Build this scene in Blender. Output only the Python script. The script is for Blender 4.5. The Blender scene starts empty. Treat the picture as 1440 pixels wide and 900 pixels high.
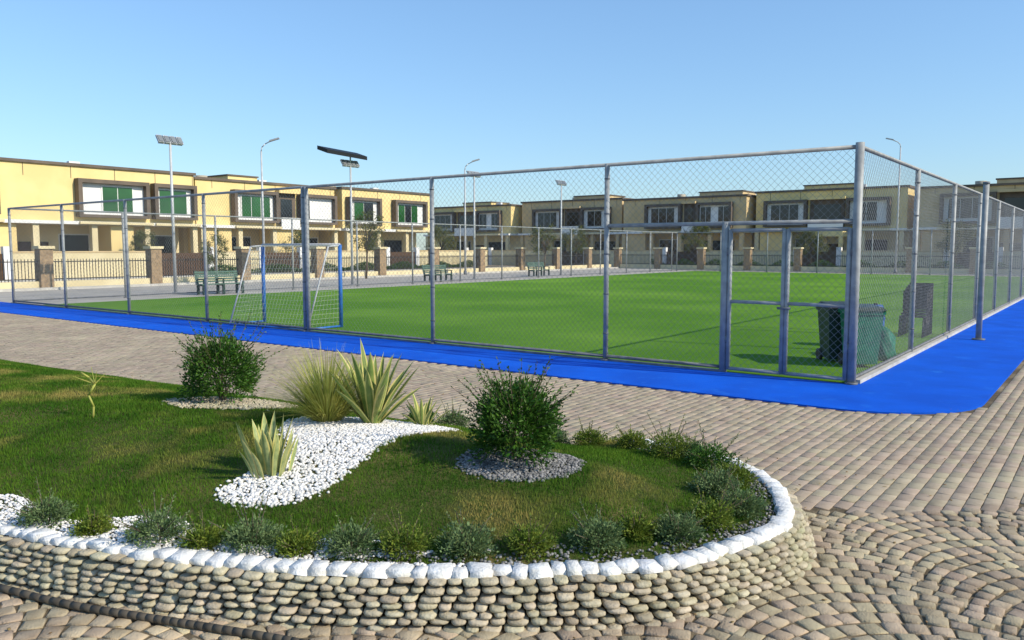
import bpy, math, numpy as np, random
from mathutils import Vector
rng=np.random.default_rng(7); random.seed(7)
scene=bpy.context.scene
PI=math.pi
# ---------------- site frame: C = pitch fence corner, e1 = right along front fence, e2 = away along side fence
C=np.array([4.96,11.6]); e1=np.array([.796,-.6055]); e2=np.array([.6024,.798])
e1=e1/np.linalg.norm(e1); e2=e2/np.linalg.norm(e2)
def P(a,b,z=0.0):
    p=C+a*e1+b*e2; return np.array([p[0],p[1],z])
# ---------------- materials
def new_mat(name):
    m=bpy.data.materials.new(name); m.use_nodes=True
    nt=m.node_tree; b=nt.nodes['Principled BSDF']; return m,nt,b
def M(name,c1,c2=None,scale=3.0,rough=.8,bump=0.0,bscale=30.0,metal=0.0,island=0.0,transl=0.0,c3=None,scale3=.4,detail=6,spec=.3,lo=.35,hi=.65,lo3=.5,hi3=.7):
    m,nt,b=new_mat(name); N=nt.nodes; L=nt.links
    geo=N.new('ShaderNodeNewGeometry')
    b.inputs['Roughness'].default_value=rough; b.inputs['Metallic'].default_value=metal
    b.inputs['Specular IOR Level'].default_value=spec
    col=None
    if c2 is None: c2=tuple(x*.8 for x in c1)
    nz=N.new('ShaderNodeTexNoise'); nz.inputs['Scale'].default_value=scale; nz.inputs['Detail'].default_value=detail
    L.new(geo.outputs['Position'],nz.inputs['Vector'])
    mr=N.new('ShaderNodeMapRange'); mr.inputs[1].default_value=lo; mr.inputs[2].default_value=hi
    L.new(nz.outputs['Fac'],mr.inputs[0])
    mx=N.new('ShaderNodeMix'); mx.data_type='RGBA'
    mx.inputs[6].default_value=(*c1,1); mx.inputs[7].default_value=(*c2,1)
    L.new(mr.outputs[0],mx.inputs[0]); col=mx.outputs[2]
    if c3 is not None:
        n3=N.new('ShaderNodeTexNoise'); n3.inputs['Scale'].default_value=scale3; n3.inputs['Detail'].default_value=4
        L.new(geo.outputs['Position'],n3.inputs['Vector'])
        r3=N.new('ShaderNodeMapRange'); r3.inputs[1].default_value=lo3; r3.inputs[2].default_value=hi3
        L.new(n3.outputs['Fac'],r3.inputs[0])
        m3=N.new('ShaderNodeMix'); m3.data_type='RGBA'; m3.inputs[7].default_value=(*c3,1)
        L.new(r3.outputs[0],m3.inputs[0]); L.new(col,m3.inputs[6]); col=m3.outputs[2]
    if island>0:
        hs=N.new('ShaderNodeHueSaturation'); r=N.new('ShaderNodeMapRange')
        r.inputs[3].default_value=1-island; r.inputs[4].default_value=1+island
        L.new(geo.outputs['Random Per Island'],r.inputs[0]); L.new(r.outputs[0],hs.inputs['Value'])
        r2=N.new('ShaderNodeMath'); r2.operation='MULTIPLY'; r2.inputs[1].default_value=7.31
        L.new(geo.outputs['Random Per Island'],r2.inputs[0])
        fr=N.new('ShaderNodeMath'); fr.operation='FRACT'; L.new(r2.outputs[0],fr.inputs[0])
        r4=N.new('ShaderNodeMapRange'); r4.inputs[3].default_value=.5-.018; r4.inputs[4].default_value=.5+.015
        L.new(fr.outputs[0],r4.inputs[0]); L.new(r4.outputs[0],hs.inputs['Hue'])
        L.new(col,hs.inputs['Color']); col=hs.outputs['Color']
    L.new(col,b.inputs['Base Color'])
    if bump>0:
        nb=N.new('ShaderNodeTexNoise'); nb.inputs['Scale'].default_value=bscale; nb.inputs['Detail'].default_value=5
        L.new(geo.outputs['Position'],nb.inputs['Vector'])
        bp=N.new('ShaderNodeBump'); bp.inputs['Strength'].default_value=bump; bp.inputs['Distance'].default_value=.02
        L.new(nb.outputs['Fac'],bp.inputs['Height']); L.new(bp.outputs[0],b.inputs['Normal'])
    if transl>0:
        tr=N.new('ShaderNodeBsdfTranslucent'); L.new(col,tr.inputs['Color'])
        ms=N.new('ShaderNodeMixShader'); ms.inputs[0].default_value=transl
        out=N['Material Output']; L.new(b.outputs[0],ms.inputs[1]); L.new(tr.outputs[0],ms.inputs[2]); L.new(ms.outputs[0],out.inputs['Surface'])
    return m
MT={}
MT['galv']=M('galvanised_steel',(.36,.37,.36),(.25,.26,.26),8,.55,metal=.1,spec=.4)
MT['galvd']=M('weathered_steel',(.20,.21,.22),(.13,.135,.14),6,.6,metal=.1)
MT['wire']=M('chainlink_wire',(.28,.29,.29),(.21,.22,.22),5,.6,metal=.1)
MT['pole']=M('pole_paint',(.52,.53,.53),(.40,.41,.42),3,.5,metal=.1)
MT['turf']=M('artificial_turf',(.115,.255,.022),(.08,.195,.016),55,.95,.9,140,c3=(.17,.32,.035),scale3=.16,spec=.05,lo3=.42,hi3=.68)
MT['blue']=M('blue_track_surface',(.003,.105,.62),(.003,.08,.50),1.2,.75,.25,180,spec=.12,c3=(.015,.15,.62),scale3=3,lo3=.6,hi3=.8)
MT['conc']=M('concrete',(.46,.42,.36),(.36,.33,.28),1.2,.9,.3,40,spec=.1)
MT['kerb']=M('kerb_concrete',(.55,.53,.48),(.42,.40,.36),3,.85,.3,50,spec=.1)
MT['asph']=M('asphalt',(.16,.15,.14),(.11,.105,.10),2,.9,.4,80,spec=.15)
MT['paver']=M('stone_paver',(.42,.34,.245),(.33,.265,.185),9,.9,.35,110,island=.11,c3=(.46,.375,.26),scale3=.7,spec=.08)
MT['paverf']=M('fan_cobble_stone',(.43,.35,.24),(.31,.245,.165),9,.88,.5,90,island=.18,c3=(.50,.41,.26),scale3=.9,spec=.1)
MT['bed']=M('joint_sand',(.16,.125,.08),(.10,.078,.05),12,.95,.6,70,spec=.05,c3=(.32,.25,.155),scale3=1.1)
MT['soil']=M('lawn_soil',(.045,.075,.013),(.09,.09,.03),9,.95,.8,60,spec=.05,c3=(.17,.14,.05),scale3=1.1,lo3=.55,hi3=.68)
MT['grass']=M('lawn_grass',(.048,.130,.010),(.105,.205,.018),1.7,.7,island=.32,transl=.35,c3=(.38,.32,.09),scale3=1.0,spec=.12,lo=.38,hi=.60,lo3=.54,hi3=.68)
MT['whitestone']=M('white_painted_stone',(.80,.79,.76),(.64,.62,.57),14,.7,.5,60,island=.06)
MT['wgravel']=M('white_gravel',(.78,.76,.73),(.62,.59,.54),20,.8,island=.15)
MT['dgravel']=M('dark_gravel',(.24,.23,.22),(.14,.14,.135),20,.85,island=.5)
MT['cobble']=M('cobble_stone',(.50,.44,.32),(.36,.31,.21),14,.88,.5,70,island=.18,spec=.08,c3=(.37,.34,.22),scale3=2.2)
MT['mortar']=M('dark_mortar',(.07,.055,.035),(.04,.032,.02),20,.95,.5,50)
MT['ybr']=M('yellow_plaster',(.81,.64,.30),(.73,.56,.25),.6,.9,.1,30,spec=.1)
MT['ybr2']=M('ochre_plaster',(.66,.50,.28),(.57,.43,.23),.8,.9,.1,30,spec=.1)
MT['cream']=M('cream_plaster',(.74,.64,.40),(.64,.54,.32),.8,.9,.1,30,spec=.1)
MT['white']=M('white_plaster',(.80,.79,.76),(.72,.71,.68),.8,.85)
MT['taupe']=M('taupe_trim',(.16,.125,.095),(.11,.09,.07),1,.8)
MT['dark']=M('dark_interior',(.02,.02,.02),(.03,.028,.025),2,.6)
MT['wood']=M('brown_door',(.10,.055,.03),(.07,.04,.02),4,.5)
MT['pillar']=M('stone_pillar',(.38,.27,.16),(.22,.16,.10),7,.9,.5,20,spec=.1)
MT['black']=M('black_iron',(.02,.02,.022),(.035,.033,.03),5,.5)
MT['bgreen']=M('dark_green_paint',(.02,.045,.035),(.015,.035,.025),5,.5,spec=.4)
MT['benchs']=M('bench_slats',(.12,.19,.15),(.07,.13,.10),6,.55)
MT['goalb']=M('blue_goal_paint',(.03,.16,.50),(.025,.12,.40),4,.45,spec=.5)
MT['net']=M('net_cord',(.50,.52,.46),(.40,.42,.38),4,.8)
MT['rubber']=M('black_rubber',(.05,.042,.032),(.09,.075,.055),8,.7)
MT['tarp']=M('green_tarp',(.02,.20,.10),(.012,.13,.07),7,.5)
MT['barrel']=M('blue_plastic',(.02,.10,.33),(.015,.07,.25),4,.4,spec=.5)
MT['bark']=M('bark',(.16,.12,.08),(.09,.065,.045),20,.9,.6,40)
MT['leafA']=M('bush_leaves',(.070,.165,.018),(.032,.09,.011),12,.5,island=.45,transl=.25)
MT['leafG']=M('greygreen_leaves',(.18,.25,.10),(.075,.13,.04),14,.7,island=.4,transl=.25)
MT['leafY']=M('yellowgreen_leaves',(.20,.25,.032),(.09,.15,.018),14,.6,island=.4,transl=.3)
MT['leafT']=M('tree_leaves',(.15,.16,.045),(.08,.10,.025),3,.6,island=.45,transl=.25)
MT['leafD']=M('dry_fallen_leaves',(.30,.20,.08),(.18,.12,.05),30,.8,island=.4)
MT['agave']=M('agave_green',(.26,.32,.08),(.17,.25,.06),9,.45,island=.2,transl=.15,spec=.4)
MT['agavem']=M('agave_margin',(.66,.60,.22),(.54,.49,.15),9,.5,island=.12,transl=.15)
MT['snake']=M('snake_plant_green',(.40,.44,.18),(.24,.31,.11),22,.45,island=.2,transl=.1,spec=.4)
MT['straw']=M('straw_grass',(.52,.50,.13),(.34,.38,.07),9,.6,island=.3,transl=.35)
MT['tank']=M('tank_plastic',(.45,.40,.3),None,3,.6)
def glass(name,c):
    m,nt,b=new_mat(name); N=nt.nodes;L=nt.links
    geo=N.new('ShaderNodeNewGeometry'); nz=N.new('ShaderNodeTexNoise'); nz.inputs['Scale'].default_value=.7
    L.new(geo.outputs['Position'],nz.inputs['Vector'])
    mx=N.new('ShaderNodeMix'); mx.data_type='RGBA'; mx.inputs[6].default_value=(*c,1); mx.inputs[7].default_value=(*[x*.25 for x in c],1)
    L.new(nz.outputs['Fac'],mx.inputs[0]); L.new(mx.outputs[2],b.inputs['Base Color'])
    b.inputs['Roughness'].default_value=.12; b.inputs['Specular IOR Level'].default_value=.6; return m
MT['glassg']=glass('green_glass',(.035,.15,.04)); MT['glassd']=glass('dark_glass',(.03,.035,.04))
MT['lens']=glass('lamp_lens',(.35,.37,.38))
MT['solar']=glass('solar_cell',(.025,.027,.03)); MT['solar'].node_tree.nodes['Principled BSDF'].inputs['Roughness'].default_value=.5; MT['solar'].node_tree.nodes['Principled BSDF'].inputs['Specular IOR Level'].default_value=.2
def ground_mat():
    m,nt,b=new_mat('sandy_paving'); N=nt.nodes;L=nt.links
    geo=N.new('ShaderNodeNewGeometry')
    cx=N.new('ShaderNodeCombineXYZ')
    for i,e in enumerate((e2,e1)):
        d=N.new('ShaderNodeVectorMath'); d.operation='DOT_PRODUCT'; d.inputs[1].default_value=(e[0],e[1],0)
        L.new(geo.outputs['Position'],d.inputs[0]); L.new(d.outputs['Value'],cx.inputs[i])
    br=N.new('ShaderNodeTexBrick'); br.inputs['Scale'].default_value=1; br.inputs['Brick Width'].default_value=.23; br.inputs['Row Height'].default_value=.14
    br.inputs['Mortar Size'].default_value=.012; br.inputs['Color1'].default_value=(.38,.31,.22,1); br.inputs['Color2'].default_value=(.33,.27,.19,1); br.inputs['Mortar'].default_value=(.2,.16,.1,1)
    L.new(cx.outputs[0],br.inputs['Vector'])
    nz=N.new('ShaderNodeTexNoise'); nz.inputs['Scale'].default_value=.25; nz.inputs['Detail'].default_value=8; L.new(geo.outputs['Position'],nz.inputs['Vector'])
    mx=N.new('ShaderNodeMix'); mx.data_type='RGBA'; mx.inputs[7].default_value=(.42,.35,.25,1); L.new(nz.outputs['Fac'],mx.inputs[0]); L.new(br.outputs['Color'],mx.inputs[6])
    L.new(mx.outputs[2],b.inputs['Base Color']); b.inputs['Roughness'].default_value=.9; b.inputs['Specular IOR Level'].default_value=.1
    return m
MT['ground']=ground_mat()
# ---------------- mesh builder
def link(o): scene.collection.objects.link(o)
def arr_mesh(name,V,F,mat,smooth=False,parent=None):
    me=bpy.data.meshes.new(name); V=np.asarray(V,dtype=np.float32)
    if isinstance(F,np.ndarray):
        k=F.shape[1]; n=F.shape[0]
        me.vertices.add(len(V)); me.vertices.foreach_set('co',V.ravel())
        me.loops.add(n*k); me.loops.foreach_set('vertex_index',F.astype(np.int32).ravel())
        me.polygons.add(n); me.polygons.foreach_set('loop_start',np.arange(0,n*k,k,dtype=np.int32))
        try: me.polygons.foreach_set('loop_total',np.full(n,k,dtype=np.int32))
        except Exception: pass
        me.update(calc_edges=True); me.validate()
    else:
        me.from_pydata(V.tolist(),[],F); me.update()
    me.materials.append(mat)
    if smooth: me.polygons.foreach_set('use_smooth',np.ones(len(me.polygons),dtype=bool)); me.update()
    o=bpy.data.objects.new(name,me); link(o)
    if parent: o.parent=parent
    return o
class B:
    def __init__(s,name,axes=None,org=(0,0,0)):
        s.name=name; s.parts={}; s.org=np.array(org,float)
        s.ax=np.array(axes,float) if axes is not None else np.eye(3)
    def T(s,V): return np.asarray(V,float)@s.ax+s.org
    def add(s,part,mat,V,F,smooth=False):
        p=s.parts.setdefault(part,[[],[],mat,smooth,0]); V=s.T(V); off=p[4]
        p[0].append(V); p[1].extend([[i+off for i in f] for f in F]); p[4]+=len(V)
    def box(s,part,mat,x0,x1,y0,y1,z0,z1):
        V=[(x,y,z) for z in (z0,z1) for y in (y0,y1) for x in (x0,x1)]
        F=[(0,2,3,1),(4,5,7,6),(0,1,5,4),(2,6,7,3),(0,4,6,2),(1,3,7,5)]
        s.add(part,mat,V,F)
    def cyl(s,part,mat,p0,p1,r,r1=None,n=10,caps=True):
        p0=np.array(p0,float);p1=np.array(p1,float); r1=r if r1 is None else r1
        d=p1-p0; d/=np.linalg.norm(d)+1e-9
        t=np.array([0,0,1.]) if abs(d[2])<.9 else np.array([1.,0,0])
        u=np.cross(d,t);u/=np.linalg.norm(u);v=np.cross(d,u)
        V=[];F=[]
        for q,rr in((p0,r),(p1,r1)):
            for i in range(n):
                a=2*PI*i/n; V.append(q+rr*(math.cos(a)*u+math.sin(a)*v))
        for i in range(n): j=(i+1)%n; F.append((i,j,n+j,n+i))
        if caps: F.append(tuple(range(n))[::-1]); F.append(tuple(range(n,2*n)))
        s.add(part,mat,V,F,n>5)
    def tube(s,part,mat,pts,r,n=8):
        for a,b in zip(pts[:-1],pts[1:]): s.cyl(part,mat,a,b,r,n=n)
    def done(s):
        if len(s.parts)==1:
            (k,p),=s.parts.items(); nm=s.name
            o=arr_mesh(nm,np.concatenate(p[0]),p[1],p[2]); s.sm(o,p[3]); return o
        e=bpy.data.objects.new(s.name,None); link(e); e.location=tuple(s.org)
        for k,p in s.parts.items():
            o=arr_mesh(k,np.concatenate(p[0])-s.org,p[1],p[2],parent=e); s.sm(o,p[3])
        return e
    def sm(s,o,f):
        if f:
            me=o.data; me.polygons.foreach_set('use_smooth',[len(p.vertices)==4 for p in me.polygons]); me.update()
AXL=[(e2[0],e2[1],0),(-e1[0],-e1[1],0),(0,0,1)]
AXF=[(e1[0],e1[1],0),(e2[0],e2[1],0),(0,0,1)]
import bmesh
def ico(sub):
    bm=bmesh.new(); bmesh.ops.create_icosphere(bm,subdivisions=sub,radius=1); 
    V=np.array([v.co[:] for v in bm.verts]); F=np.array([[v.index for v in f.verts] for f in bm.faces]); bm.free(); return V,F
def scatter(name,mat,pos,scale,yaw,tmpl,smooth=False,jit=.15,tilt=0.0):
    tv,tf=tmpl; n=len(pos); pos=np.asarray(pos); scale=np.asarray(scale); yaw=np.asarray(yaw)
    V=np.repeat(tv[None],n,0)*(1+jit*rng.normal(size=(n,len(tv),1)))*scale[:,None,:]
    if tilt>0:
        t=rng.normal(size=n)*tilt; c,s_=np.cos(t)[:,None],np.sin(t)[:,None]
        y=V[:,:,1]*c-V[:,:,2]*s_; z=V[:,:,1]*s_+V[:,:,2]*c; V=np.stack([V[:,:,0],y,z],2)
    c,s_=np.cos(yaw)[:,None],np.sin(yaw)[:,None]
    x=V[:,:,0]*c-V[:,:,1]*s_; y=V[:,:,0]*s_+V[:,:,1]*c; V=np.stack([x,y,V[:,:,2]],2)+pos[:,None,:]
    F=(tf[None]+(np.arange(n)*len(tv))[:,None,None]).reshape(-1,tf.shape[1])
    return arr_mesh(name,V.reshape(-1,3),F,mat,smooth)
I1=ico(1); I2=ico(2)
# ---------------- island outline
ctrl=np.array([(-13,11.5),(-9,8),(-6,6.1),(-4.3,5.25),(-3.13,4.74),(-2.09,4.36),(-1.23,4.17),(-.456,4.10),(.306,4.12),(.85,4.22),(1.366,4.5),(1.78,4.9),(1.98,5.45),(1.98,6.1),(1.7,6.75),(1.15,7.25),(.55,7.65),(-.77,8.5),(-3.0,9.9),(-5.8,11.7),(-8.7,13.5),(-13,16.2),(-15.5,16.5),(-15.5,13.8)])
def catmull(c,k=8):
    n=len(c);out=[]
    for i in range(n):
        p0,p1,p2,p3=c[i-1],c[i],c[(i+1)%n],c[(i+2)%n]
        for j in range(k):
            t=j/k; out.append(.5*((2*p1)+(-p0+p2)*t+(2*p0-5*p1+4*p2-p3)*t*t+(-p0+3*p1-3*p2+p3)*t**3))
    return np.array(out)
OUT=catmull(ctrl)
def inside(poly,pts):
    x,y=pts[:,0],pts[:,1]; r=np.zeros(len(pts),bool); n=len(poly)
    for i in range(n):
        a,b=poly[i],poly[(i+1)%n]
        if a[1]==b[1]: continue
        c=((a[1]>y)!=(b[1]>y))&(x<(b[0]-a[0])*(y-a[1])/(b[1]-a[1])+a[0]); r^=c
    return r
def dist(poly,pts):
    d=np.full(len(pts),1e9)
    for i in range(len(poly)):
        a,b=poly[i],poly[(i+1)%len(poly)]; ab=b-a; t=np.clip(((pts-a)@ab)/(ab@ab+1e-12),0,1)
        d=np.minimum(d,np.linalg.norm(pts-(a+t[:,None]*ab),axis=1))
    return d
def sdist(poly,pts): return np.where(inside(poly,pts),1,-1)*dist(poly,pts)
def backf(p):
    v=(p[:,0]-(-8.7))*.533+(p[:,1]-13.5)*.846
    return np.clip((v+1.5)/.5,0,1)*np.clip((1.2-p[:,0])/.6,0,1)
def hz_d(d,p):
    t=np.clip((d-.12)/2.0,0,1); s=t*t*(3-2*t)
    bf=backf(p)*np.clip(1-d/1.1,0,1)
    return .265+.25*s-.17*bf*bf+.018*np.sin(p[:,0]*2.1+.5)*np.sin(p[:,1]*1.7)*np.clip(d*2,0,1)
def hz(x,y):
    p=np.array([[x,y]],float); return float(hz_d(sdist(OUT,p),p)[0])
sp=.09
gx=np.arange(-15.7,2.2,sp); gy=np.arange(3.9,16.8,sp); GX,GY=np.meshgrid(gx,gy); pts=np.stack([GX.ravel(),GY.ravel()],1)
sd=sdist(OUT,pts); Z=hz_d(sd,pts); ny,nx=GX.shape; ok=(sd>.06)
idx=np.arange(nx*ny).reshape(ny,nx)
Q=np.stack([idx[:-1,:-1],idx[:-1,1:],idx[1:,1:],idx[1:,:-1]],-1).reshape(-1,4); Q=Q[ok[Q].all(1)]
used,inv=np.unique(Q,return_inverse=True)
V=np.concatenate([pts,Z[:,None]],1)[used]
arr_mesh('lawn_mound',V,inv.reshape(-1,4),MT['soil'],True)
n=len(OUT)
tang=np.roll(OUT,-1,0)-np.roll(OUT,1,0); tang/=np.linalg.norm(tang,axis=1)[:,None]; nrm=np.stack([tang[:,1],-tang[:,0]],1)
if not inside(OUT,(OUT[10]-nrm[10]*.05)[None])[0]: nrm=-nrm
bfo=backf(OUT)
b0=OUT+nrm*.0; b1=OUT-nrm*.07; b2=OUT-nrm*.22
V=np.concatenate([np.c_[b0,np.zeros(n)],np.c_[b1,.25-.17*bfo],np.c_[b2,.262-.17*bfo]])
F=[]
for k in (0,1):
    for i in range(n): j=(i+1)%n; F.append((k*n+i,k*n+j,(k+1)*n+j,(k+1)*n+i))
wall=bpy.data.objects.new('cobble_planter_wall',None); link(wall)
arr_mesh('wall_core',V,F,MT['mortar'],parent=wall)
cl=np.concatenate([OUT,OUT[:1]]); sl=np.concatenate([[0],np.cumsum(np.linalg.norm(np.diff(cl,axis=0),axis=1))]); LEN=sl[-1]
def at(s):
    s=np.mod(s,LEN); x=np.interp(s,sl,cl[:,0]); y=np.interp(s,sl,cl[:,1]); nn=np.concatenate([nrm,nrm[:1]])
    a=np.interp(s,sl,nn[:,0]); b=np.interp(s,sl,nn[:,1]); l=np.hypot(a,b); return np.stack([x,y],-1),np.stack([a/l,b/l],-1)
pos=[];sc=[];yw=[]
for r in range(7):
    z=.016+r*.037; s=rng.random()*.1
    while s<LEN:
        w=.07+.055*rng.random(); p,q=at(np.array(s+w/2)); off=.06-.10*(z/.25)
        if z<.26-.17*float(backf(p[None])[0]):
            pos.append((p[0]+q[0]*(off+.006*rng.normal()),p[1]+q[1]*(off+.006*rng.normal()),z+.003*rng.normal()+.004*math.sin(s*3+r))); sc.append((w*.475,.052+.008*rng.random(),.016+.0015*rng.normal())); yw.append(math.atan2(q[0],-q[1])+.08*rng.normal())
        s+=w
t=I2[0].copy(); t=np.sign(t)*np.abs(t)**.66
o=scatter('cobbles',MT['cobble'],pos,sc,yw,(t,I2[1]),True,jit=.02,tilt=.10); o.parent=wall
def paver_tmpl(c=.82,m=.62):
    V=[];
    for (k,z) in ((1,0),(1,m),(c,1)):
        V+= [(-k,-k,z),(k,-k,z),(k,k,z),(-k,k,z)]
    F=[]
    for a in (0,4):
        for i in range(4): j=(i+1)%4; F.append((a+i,a+j,a+4+j,a+4+i))
    F.append((8,9,10,11)); return np.array(V,float),np.array(F)
PT=paver_tmpl(); PF=paver_tmpl(.94,.8)
pos=[];sc=[];yw=[];s=0
while s<LEN:
    w=.075+.06*rng.random(); p,q=at(np.array(s+w/2)); off=-.095+.01*rng.normal()
    if float(backf(p[None])[0])<.05:
        pos.append((p[0]+q[0]*off,p[1]+q[1]*off,.248)); sc.append((w*.49,.05+.012*rng.random(),.036+.014*rng.random())); yw.append(math.atan2(q[0],-q[1])+.1*rng.normal())
    s+=w
o=scatter('white_rim_stones',MT['whitestone'],pos,sc,yw,PT,False,jit=.08,tilt=.05); o.parent=wall
bedW=catmull(np.array([(-1.98,5.28),(-1.66,5.08),(-1.33,5.2),(-1.12,5.6),(-.98,6.0),(-.66,6.5),(-.5,6.95),(-.8,7.2),(-1.3,7.25),(-1.85,7.0),(-1.9,6.5),(-1.72,6.05),(-1.8,5.7)]),5)
th=np.linspace(0,2*PI,24,endpoint=False)
bushes=[(.03,5.72),(-2.87,7.85)]
bedD=np.stack([.06+.44*np.cos(th),5.68+.33*np.sin(th)],1)
bedP=np.stack([-2.75+.62*np.cos(th),7.8+.45*np.sin(th)],1)
strip=lambda p,d:(d>.14)&(d<.42+.1*np.sin(p[:,0]*5))&(p[:,1]<6.2)&(p[:,0]<-.6+.5*np.sin(p[:,1]*30))
def gravel(name,mat,cond,n,bb,size):
    p=rng.uniform((bb[0],bb[2]),(bb[1],bb[3]),size=(n,2)); d=sdist(OUT,p); k=cond(p,d); p=p[k]; d=d[k]
    z=hz_d(d,p)+.004+.008*rng.random(len(p)); m=len(p); s=size*(.6+.7*rng.random((m,1)))*np.array([1,.8,.6])*(.8+.4*rng.random((m,3)))
    return scatter(name,mat,np.c_[p,z],s,rng.random(m)*6.3,I1,False,jit=.12,tilt=.4)
gravel('white_gravel_bed',MT['wgravel'],lambda p,d:sdist(bedW,p)>rng.normal(size=len(p))*.025,17000,(-2.1,-.4,5,7.4),.015)
gravel('white_gravel_strip',MT['wgravel'],strip,45000,(-5,0,4,7),.014)
gravel('dark_gravel_bed',MT['dgravel'],lambda p,d:sdist(bedD,p)>rng.normal(size=len(p))*.02,5500,(-.5,.6,5.3,6.1),.014)
gravel('pebble_ring',MT['cobble'],lambda p,d:sdist(bedP,p)>rng.normal(size=len(p))*.03,3500,(-3.5,-2,7.2,8.4),.017)
gravel('mulch_strip',MT['dgravel'],lambda p,d:(d>.14)&(d<.33+.08*np.sin(p[:,0]*7))&(p[:,0]>-.9)&(backf(p)<.3),14000,(-1,2.1,4,8),.012)
def blades(name,mat,p,z,h,w):
    m=len(p); a=rng.random(m)*2*PI; b=rng.random(m)*2*PI; ln=.5*rng.random(m)*h
    base=np.c_[p,z-.004]; dx=np.c_[np.cos(a)*w,np.sin(a)*w,np.zeros(m)]
    tip=base+np.c_[np.cos(b)*ln,np.sin(b)*ln,h]
    V=np.stack([base-dx,base+dx,tip],1).reshape(-1,3); F=np.arange(3*m).reshape(-1,3)
    return arr_mesh(name,V,F,mat)
N=1000000
yy=3.9+(15-3.9)*rng.random(N)**1.6; xx=-11+13.2*rng.random(N)
k=(xx>-.78*yy-.3); p=np.stack([xx[k],yy[k]],1)
d=sdist(OUT,p); k=(d>.2)|((d>.03)&(backf(p)>.3)); p=p[k];d=d[k]
k=~(inside(bedW,p)|inside(bedD,p)|inside(bedP,p))&~(strip(p,d))&((d>.3)|(rng.random(len(p))<.35)|(backf(p)>.3)); p=p[k];d=d[k]
if len(p)>360000: q=rng.choice(len(p),360000,replace=False); p=p[q]; d=d[q]
pn=np.sin(p[:,0]*3.1+p[:,1]*1.3)*np.sin(p[:,1]*2.7-p[:,0])+.6*np.sin(p[:,0]*9.1-p[:,1]*5.3)*np.sin(p[:,1]*8.3+p[:,0]*2)
blades('lawn_grass',MT['grass'],p,hz_d(d,p),(.018+.018*rng.random(len(p)))*(1+.3*pn),.0025*(p[:,1]/5))
# ---------------- plants
def ribbon(Bd,parts,base,az,lean,length,width,droop=.3,seg=6,fold=.25,taper='lance'):
    base=np.array(base,float); hd=np.array([math.cos(az),math.sin(az),0]); sd_=np.array([-math.sin(az),math.cos(az),0])
    cen=[];ang=lean;p=base.copy();ws=[]
    for i in range(seg+1):
        t=i/seg
        if taper=='lance': w=width*(.55+1.2*t-0.3*t*t if t<.45 else 1.03*(1-((t-.45)/.55)**2.2))
        else: w=width*(1-t)**.7
        ws.append(max(w,.0008)); cen.append(p.copy()); dv=hd*math.sin(ang)+np.array([0,0,1])*math.cos(ang); p=p+dv*length/seg; ang+=droop/seg
    m=4 if parts[1] else 2
    offs=[-1,-.66,0,.66,1] if m==4 else [-1,0,1]
    V=[]
    for c,w in zip(cen,ws):
        for o_ in offs: V.append(c+sd_*w*.5*o_+np.array([0,0,1])*abs(o_)*w*fold-hd*abs(o_)*w*fold)
    k=len(offs); Fi=[];Fm=[]
    for i in range(seg):
        for j in range(k-1):
            f=(i*k+j,i*k+j+1,(i+1)*k+j+1,(i+1)*k+j)
            (Fm if (m==4 and j in(0,3)) else Fi).append(f)
    Bd.add(parts[0][0],parts[0][1],V,Fi,True)
    if parts[1]: Bd.add(parts[1][0],parts[1][1],V,Fm,True)
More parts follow.
